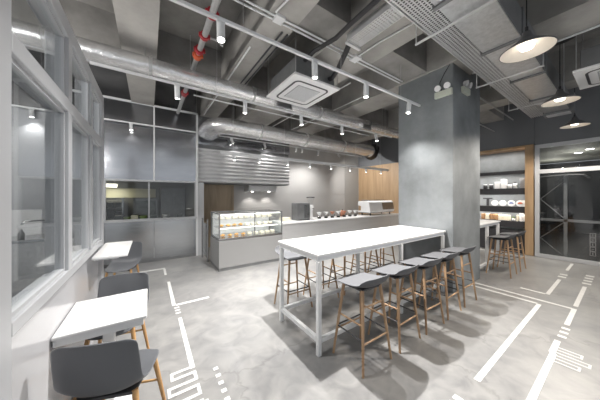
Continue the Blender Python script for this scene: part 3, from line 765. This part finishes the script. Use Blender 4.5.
for i, (x, e) in enumerate(((-.33, 45), (-1.8, 45), (1.9, 50), (2.9, 90), (4.06, 70), (4.3, 70), (5.0, 260), (5.97, 480))):
    spotlight(x, 6.2, 3.162, 'small white spotlight on the kitchen wall track, %s of those' % ORD[i] if False else 'small white spotlight on the track along the kitchen wall, %s' % ('before the left steel panels', 'behind the partition windows', 'over the brown door', 'over the right louvres', 'in the close pair, left one', 'in the close pair, right one', 'midway along the grey back wall', 'nearest the wooden wall')[i],
              'spotlights along the kitchen wall', e * S, ((x + .1, 6.2, 0) if x < 1.1 else (x + .5, 6.36, 2.2) if x < 3 else (8.2, 6.3, 1.6) if x > 5.5 else (x + .2, 7.1, 1.2)), .12, .033, ang=115, blend=.9)

# foil wrapped round duct along x at y = 3.85
t = thing('round_duct', 'foil wrapped round air duct crossing the ceiling above the walkway', 'duct')
pts = []; x = -4.3
while x < 6.3: pts.append((x, 3.86 + random.uniform(-.006, .006), 3.40)); x += .3
MB().tube(pts, [.128 + random.uniform(-.007, .007) for _ in pts], 20).build('duct_body', M['foil'], t)
for xx in (-1.6, .0, 1.55, 3.1, 4.7): MB().cyl((xx, 3.86, 3.40), (xx + .04, 3.86, 3.40), .139, n=20).build('joint_band', M['galv'], t)
for xx in (2.15, 4.55):
    MB().box(xx - .17, xx + .17, 3.68, 3.80, 3.22, 3.36).build('outlet_box', M['foil'], t, .01)
    MB().box(xx - .13, xx + .13, 3.672, 3.681, 3.245, 3.335).build('outlet_grille', M['galvdark'], t)
for xx in (-.05, 2.6, 5.4): MB().cyl((xx, 3.86, 3.52), (xx, 3.86, Z_BEAM if xx != 5.4 else Z_SLAB), .006, n=6).build('hanger', M['pipe'], t)
# foil flat duct along x at y = 5.25 with an elbow to the kitchen wall
t = thing('flat_duct', 'flat foil covered duct with a rounded elbow above the counter', 'duct')
pts = [(6.6, 5.3, 3.19)]
x = 6.3
while x > 1.6: pts.append((x, 5.3, 3.19)); x -= .35
for a in range(0, 100, 15): pts.append((1.6 - .33 * math.sin(math.radians(a)), 5.63 - .33 * math.cos(math.radians(a)), 3.19))
pts.append((1.27, 6.12, 3.19))
MB().tube(pts, .25, 20, 1.0, .74).build('duct_body', M['foil'], t)
for xx in (5.2, 3.7, 2.3): MB().tube([(xx, 5.3, 3.19), (xx + .04, 5.3, 3.19)], .258, 20, 1, .74).build('joint_band', M['galv'], t)
for xx in (5.5, 3.3): MB().cyl((xx, 5.3, 3.37), (xx, 5.3, Z_SLAB), .006, n=6).build('hanger', M['pipe'], t)
t = thing('flexible_duct', 'black flexible duct sagging from the flat duct to the wooden wall', 'duct')
for xx in (6.9, 7.5): MB().cyl((xx, 5.6, 3.1), (xx, 5.6, Z_SLAB), .006, n=6).build('hanger', M['pipe'], t)
pts = [(6.61 + i * .044, 5.3 + .025 * i, 3.19 - .35 * math.sin(i / 27 * PI) * .5 + .012 * i) for i in range(28)]
MB().tube(pts, [.2 + (.014 if i % 2 else 0) for i in range(28)], 16).build('hose', M['black'], t)
MB().tube([(6.605, 5.3, 3.19), (6.65, 5.31, 3.185)], .225, 16).build('collar', M['foil'], t)

# rectangular duct over the right side with its tray
t = thing('rectangular_duct', 'big galvanised rectangular duct passing the column towards the glass wall', 'duct')
x = 1.0; segs = []
while x < 6.9: segs.append((x, min(x + 1.2, 6.95))); x += 1.2
for a, c_ in segs: MB().box(a + .004, c_ - .004, .66, 1.0, 3.30, 3.60).build('duct_section', M['galv'], t, .004)
for a, c_ in segs[1:]: MB().box(a - .022, a + .022, .64, 1.02, 3.28, 3.62).build('flange', M['galvdark'], t)
MB().box(1.0, 6.95, .654, .66, 3.31, 3.60).build('side_lining', M['galvdark'], t)
for a in (2.5, 4.3, 6.0):
    MB().box(a, a + .022, .62, 1.36, 3.262, 3.279).build('bracket', M['tray'], t)
    for yy in (.63, 1.35): MB().cyl((a + .011, yy, 3.27), (a + .011, yy, Z_BEAM if a != 6.0 else Z_SLAB), .006, n=6).build('hanger', M['tray'], t)
t = thing('supply_box', 'galvanised outlet box hanging at the end of the rectangular duct', 'duct box')
MB().box(6.97, 7.24, .6, 1.02, 3.26, 3.62).build('housing', M['galvdark'], t, .004)
MB().box(7.0, 7.21, .65, .98, 3.252, 3.26).build('outlet_grille', M['tray'], t)

def cable_tray(label, p0, p1, half, z, along, tilt=0):
    t = thing('cable_tray', label, 'cable tray')
    b = MB(); L_ = p1 - p0; nrow = int(L_ / .035)
    c0 = half[0]; c1 = half[1]
    rows = 7
    def bx(a0, a1, b0, b1, z0, z1):
        if along == 'x': b.box(a0, a1, b0, b1, z0, z1)
        else: b.box(b0, b1, a0, a1, z0, z1)
    for i in range(nrow): bx(p0 + i * .035, p0 + i * .035 + .012, c0, c1, z, z + .004)
    for j in range(rows + 1):
        w_ = c0 + (c1 - c0) * j / rows
        bx(p0, p1, w_ - .006, w_ + .006, z - .0005, z + .0045)
    b.build('perforated_base', M['tray'], t)
    for w_ in (c0 - .006, c1):
        b = MB(); bx(p0, p1, w_, w_ + .006, z, z + .09)
        b2 = b.build('side_rail', M['tray'], t)
    return t
t = cable_tray('broad perforated cable tray running beside the rectangular duct', 1.0, 7.6, (1.06, 1.30), 3.42, 'x')
MB().box(1.0, 7.6, 1.08, 1.28, 3.43, 3.47).build('cable_bundle', M['dark'], t)
for a in (2.0, 4.9, 6.6): MB().cyl((a, 1.34, 3.42), (a, 1.34, Z_SLAB), .006, n=6).build('hanger', M['tray'], t)
t = cable_tray('short perforated cable tray ending above the ceiling air conditioner', 1.32, 1.97, (2.05, 2.26), 3.48, 'y')
for yy in (1.9, 1.4): MB().cyl((2.16, yy, 3.5), (2.16, yy, Z_BEAM), .006, n=6).build('hanger', M['tray'], t)
MB().box(2.03, 2.28, 1.95, 1.985, 3.45, 3.475).build('end_bracket', M['tray'], t)
simple('flexible_hose', 'thick black hose dropping from the short cable tray to the ceiling air conditioner', 'hose', MB().tube([(2.14, 2.03, 3.50), (2.15, 2.08, 3.46), (2.16, 2.14, 3.42), (2.22, 2.3, 3.36), (2.3, 2.52, 3.34), (2.3, 2.62, 3.36)], .035, 10), M['black'])
simple('black_pipe', 'long black insulated pipe bending beneath the ceiling beams near the air conditioner', 'pipe', MB().tube([(1.92, 1.06, 3.56), (1.93, 1.81, 3.54), (1.93, 2.05, 3.52), (1.84, 2.36, 3.5), (1.83, 2.75, 3.46)], .028, 10), M['black'])

def conduit(label, paths, r=.011, m_='whitem', name='conduit'):
    t = thing(name, label, 'conduit')
    for p in paths: MB().tube(p, r, 8).build('pipe', M[m_], t)
    return t
zc = Z_BEAM - .016
t = conduit('pair of white conduits crossing the ceiling beams behind the bar table track', [[(-.3, 2.30, zc), (3.86, 2.33, zc)], [(-.3, 2.36, zc), (3.86, 2.39, zc)]])
MB().box(1.22, 1.34, 2.27, 2.39, zc - .02, Z_BEAM).build('junction_box', M['whitem'], t, .004)
MB().box(2.55, 2.68, 2.27, 2.41, zc - .02, Z_BEAM).build('junction_box', M['whitem'], t, .004)
conduit('white conduit running over the bar table from the paired conduits to the broad tray', [[(2.61, 2.28, zc), (2.61, 1.9, zc), (2.66, 1.5, zc), (2.66, .9, zc)]])
conduit('white conduit curving down from the beam by the paired conduits', [[(1.2, 2.26, zc), (1.24, 2.0, zc), (1.2, 1.7, zc), (1.2, .8, zc)]])
conduit('white conduit following the second ceiling beam towards the kitchen', [[(1.18, 3.0, zc), (1.18, 6.2, zc)]], .012)
conduit('white conduit pair along the beam right of the column', [[(4.60, -2, zc), (4.60, 1.5, zc)], [(4.67, -2, zc + .1), (4.67, 1.5, zc + .1)]], .014)
conduit('slim white conduit high above the passage between the ducts', [[(.75, 4.95, 3.6), (1.2, 4.95, 3.6), (3.6, 4.95, 3.6), (6.2, 4.95, 3.6)]], .016)
conduit('dark conduit beneath the ceiling beam beside the air conditioner', [[(1.50, 2.5, 3.656), (1.50, 4.6, 3.656)], [(1.42, 2.5, 3.656), (1.42, 4.3, 3.656)]], .013, 'dark')
conduit('pale conduits between the column top and the dark upper wall', [[(5.16, 1.75, 3.62), (8.2, 1.75, 3.62)], [(5.16, 2.15, 3.40), (8.2, 2.15, 3.40)]], .014, 'pipe')
conduit('pale conduit along the far ceiling above the counter', [[(3.1, 2.9, zc), (3.1, 6.1, zc)], [(3.75, 3.0, zc), (3.75, 6.0, zc)]], .012)
conduit('thin dark conduit on the slab near the window partition', [[(-.75, 2.2, 4.287), (-.75, 3.2, 4.287), (-.35, 3.2, 4.287)]], .012, 'dark')

t = thing('sprinkler_pipe', 'grey sprinkler pipe with red couplings running towards the kitchen', 'pipe')
MB().tube([(.585, -.5, 3.59), (.585, 6.2, 3.59)], .036, 14).build('pipe', M['pipe'], t)
for y, m_, r, l in ((2.61, 'red', .062, .05), (3.03, 'red', .055, .05), (3.36, 'red', .06, .06), (3.5, 'orange', .058, .10), (4.93, 'red', .055, .14)):
    c_ = MB().cyl((.585, y - l / 2, 3.59), (.585, y + l / 2, 3.59), r).build('coupling', M[m_], t)
    for sx in (-1, 1): MB().box(.585 + sx * r - .012, .585 + sx * r + .012, y - .014, y + .014, 3.565, 3.615).build('bolt', M[m_], c_)
MB().tube([(.585, 3.03, 3.59), (.74, 3.03, 3.59), (.82, 3.05, 3.56)], .014).build('branch_pipe', M['pipe'], t)
for yy in (.5, 4.2, 5.8): MB().cyl((.585, yy, 3.62), (.585, yy, Z_SLAB), .006, n=6).build('hanger', M['pipe'], t)
t = thing('sprinkler_pipe', 'grey sprinkler pipe with a red valve crossing behind the round duct', 'pipe')
MB().tube([(-4.2, 4.55, 3.6), (.50, 4.55, 3.6)], .02, 12).build('pipe', M['pipe'], t)
MB().cyl((-.55, 4.55, 3.6), (-.45, 4.55, 3.6), .045).build('coupling', M['red'], t)
for xx in (-2.8, -.9): MB().cyl((xx, 4.55, 3.62), (xx, 4.55, Z_SLAB), .005, n=6).build('hanger', M['pipe'], t)

# ceiling air conditioners
def cassette(x0, x1, y0, y1, z, label):
    t = thing('ceiling_air_conditioner', label, 'air conditioner', ((x0 + x1) / 2, (y0 + y1) / 2, z), group='ceiling cassette air conditioners')
    hx, hy = (x1 - x0) / 2, (y1 - y0) / 2
    MB().box(-hx, hx, -hy, hy, 0, .035).build('fascia', M['white'], t, .006)
    def rring(q, rad, zz):
        vs = []
        for cx_, cy_, a0 in ((1, 1, 0), (-1, 1, 90), (-1, -1, 180), (1, -1, 270)):
            for k in range(7):
                a_ = math.radians(a0 + 15 * k)
                vs.append((cx_ * (hx * q - rad) + rad * math.cos(a_), cy_ * (hy * q - rad) + rad * math.sin(a_), zz))
        return vs
    O = rring(.76, .09, -.004); I = rring(.69, .06, -.004); m_ = len(O)
    sl = MB().add(O + I, [(i, m_ + i, m_ + (i + 1) % m_, (i + 1) % m_) for i in range(m_)])
    O2 = rring(.76, .09, .0); sl.add(O + O2, [(i, (i + 1) % m_, m_ + (i + 1) % m_, m_ + i) for i in range(m_)])
    sl.build('air_slot', M['dark'], t)
    ix, iy = hx * .50, hy * .50
    gr = MB().box(-ix, ix, -iy, iy, -.004, -.0005).build('intake_grille', M['shellw'], t)
    k = -ix + .02; sl = MB()
    while k < ix - .02: sl.box(k, k + .008, -iy + .015, iy - .015, -.009, -.004); k += .022
    sl.build('grille_bars', M['whitem'], gr)
    MB().box(-hx + .06, hx - .06, -hy + .06, hy - .06, .036, .30).build('housing', M['galvdark'], t, .006)
    for sx in (-1, 1):
        for sy in (-1, 1): MB().cyl((sx * (hx - .03), sy * (hy - .03), .03), (sx * (hx - .03), sy * (hy - .03), Z_SLAB - z), .005, n=6).build('hanger', M['pipe'], t)
    return t
cassette(1.63, 2.46, 2.52, 3.41, 3.2, 'square white ceiling air conditioner above the bar table walkway')
cassette(4.72, 5.55, -.35, .42, 3.2, 'white ceiling air conditioner beyond the pendant lamps, cut by the photo edge')

# exhaust fan
t = thing('exhaust_fan', 'black round fan hanging in the dark recess above the pendant lamps', 'fan')
MB().lathe([(0, -.02), (.17, -.02), (.19, 0), (.19, .18), (.12, .24), (0, .24)], (4.95, .55, 3.85)).build('housing', M['black'], t)
MB().cyl((4.95, .55, 4.08), (4.95, .55, Z_SLAB), .05).build('mount', M['black'], t)

# pendants
def pendant(x, y, label, e):
    z = 3.0; R = .205
    t = thing('pendant_lamp', label, 'pendant lamp', (x, y, z), group='row of pendant lamps')
    MB().lathe([(R, 0), (R + .004, .006), (R * .75, .05), (R * .42, .095), (.05, .13), (.03, .19), (0, .195)], n=40).build('shade', M['shade'], t)
    MB().lathe([(R - .004, .002), (R * .74, .04), (R * .42, .07), (0, .08)], n=40).build('reflector', M['shadein'], t)
    MB().lathe([(0, .018), (.045, .022), (.06, .045), (.04, .075), (0, .078)], n=24).build('bulb', M['bulb'], t)
    MB().cyl((0, 0, .19), (0, 0, Z_SLAB - z), .005, n=8).build('cord', M['black'], t)
    MB().cyl((0, 0, .19), (0, 0, .24), .014, n=10).build('cord_grip', M['black'], t)
    l = light('pendant_beam', 'SPOT', (x, y, z - .004), e * 2.2, (1, .91, .80), spot_size=math.radians(150), spot_blend=.5, shadow_soft_size=.07)
    return t
pendant(3.13, .57, 'largest looking pendant lamp with a dark cone shade, above the front floor', 75)
pendant(5.25, .59, 'middle pendant lamp of the row of three', 75)
pendant(7.3, .62, 'pendant lamp closest to the glass wall', 75)

# emergency lights
def emergency(loc, rz, label):
    t = thing('emergency_light', label, 'emergency light', loc, rz, 'emergency lights on the column')
    MB().box(-.13, .13, -.05, -.001, 0, .10).build('battery_box', M['emerg'], t, .006)
    for sx in (-.07, .07):
        h = MB().cyl((sx, -.02, .16), (sx, -.075, .145), .035, .048, 18).build('lamp_head', M['whitem'], t)
        MB().cyl((sx, -.075, .145), (sx, -.078, .144), .043, n=18).build('lens', M['white'], h)
        MB().cyl((sx, -.03, .10), (sx, -.03, .14), .01, n=8).build('bracket', M['whitem'], h)
    return t
emergency((4.0, 1.69, 3.17), -PI / 2, 'twin head emergency light on the column face towards the window partition')
emergency((4.42, 1.56, 3.27), 0, 'twin head emergency light on the column face towards the glass wall')
simple('cable', 'thin dark cable drooping down the column to the emergency light', 'cable', MB().tube([(3.985, 1.72, 3.28), (3.985, 1.75, 3.42), (3.985, 1.68, 3.55), (3.985, 1.6, 3.66)], .005, 6), M['black'])

# ------------------------------------------------------------------ lamp light, plus added fill for passage and sink room
light('kitchen_light', 'AREA', (-.9, 8.15, 1.79), 5, (1, .95, .80), size=.35)
light('passage_fill_far', 'POINT', (13.6, 1.7, 2.5), 16, (1, .97, .88), shadow_soft_size=.1)  # added fill without a fixture, brightens the far passage ceiling
light('passage_fill_near', 'POINT', (11.6, .9, 2.5), 14, (1, .97, .9), shadow_soft_size=.1)  # unseen extra point light, lifts the passage ceiling near the downlights
for x in (2.82, 3.42): 
    l = light('hood_light', 'SPOT', (x, 6.95, 1.68), 18, spot_size=math.radians(120), spot_blend=.6, shadow_soft_size=.03)
l = light('case_light', 'AREA', (1.92, 4.80, 1.145), 3.5, (1, .97, .90), size=1.3, shape='RECTANGLE', size_y=.05)
for z in (2.80, 2.17, 1.69, 1.19):
    light('shelf_light', 'AREA', (8.33, 2.29, z), 13 if z < 2.5 else 12, (1, .96, .90), size=.04, shape='RECTANGLE', size_y=1.45)
light('sink_room_fill_front', 'POINT', (-1.7, 2.0, 2.9), 60, (1, .97, .93), shadow_soft_size=.15)  # added point light with no lamp body, lightens the view through the panes
light('sink_room_fill', 'POINT', (-2.2, 3.9, 2.9), 120, (1, .97, .93), shadow_soft_size=.15)  # unseen fill put in to brighten the room behind the partition

wd = bpy.data.worlds.new('world'); SC.world = wd; wd.use_nodes = True
bg = wd.node_tree.nodes['Background']; bg.inputs[0].default_value = (.92, .96, 1.0, 1); bg.inputs[1].default_value = .65

# ------------------------------------------------------------------ camera
cam = bpy.data.cameras.new('camera'); co = bpy.data.objects.new('camera', cam); COL.objects.link(co)
cam.sensor_width = 36; cam.lens = 222.5 / 600 * 36; cam.shift_y = -4 / 600; cam.clip_start = .05
co.location = (0, 0, 1.55); co.rotation_euler = (PI / 2, 0, -math.radians(34.16))
SC.camera = co
SC.view_settings.view_transform = 'Standard'; SC.view_settings.look = 'None'
SC.view_settings.exposure = 0.25; SC.view_settings.gamma = 1.0; SC.view_settings.use_curve_mapping = False
SC.cycles.use_denoising = True
SC.cycles.max_bounces = 8; SC.cycles.transparent_max_bounces = 12
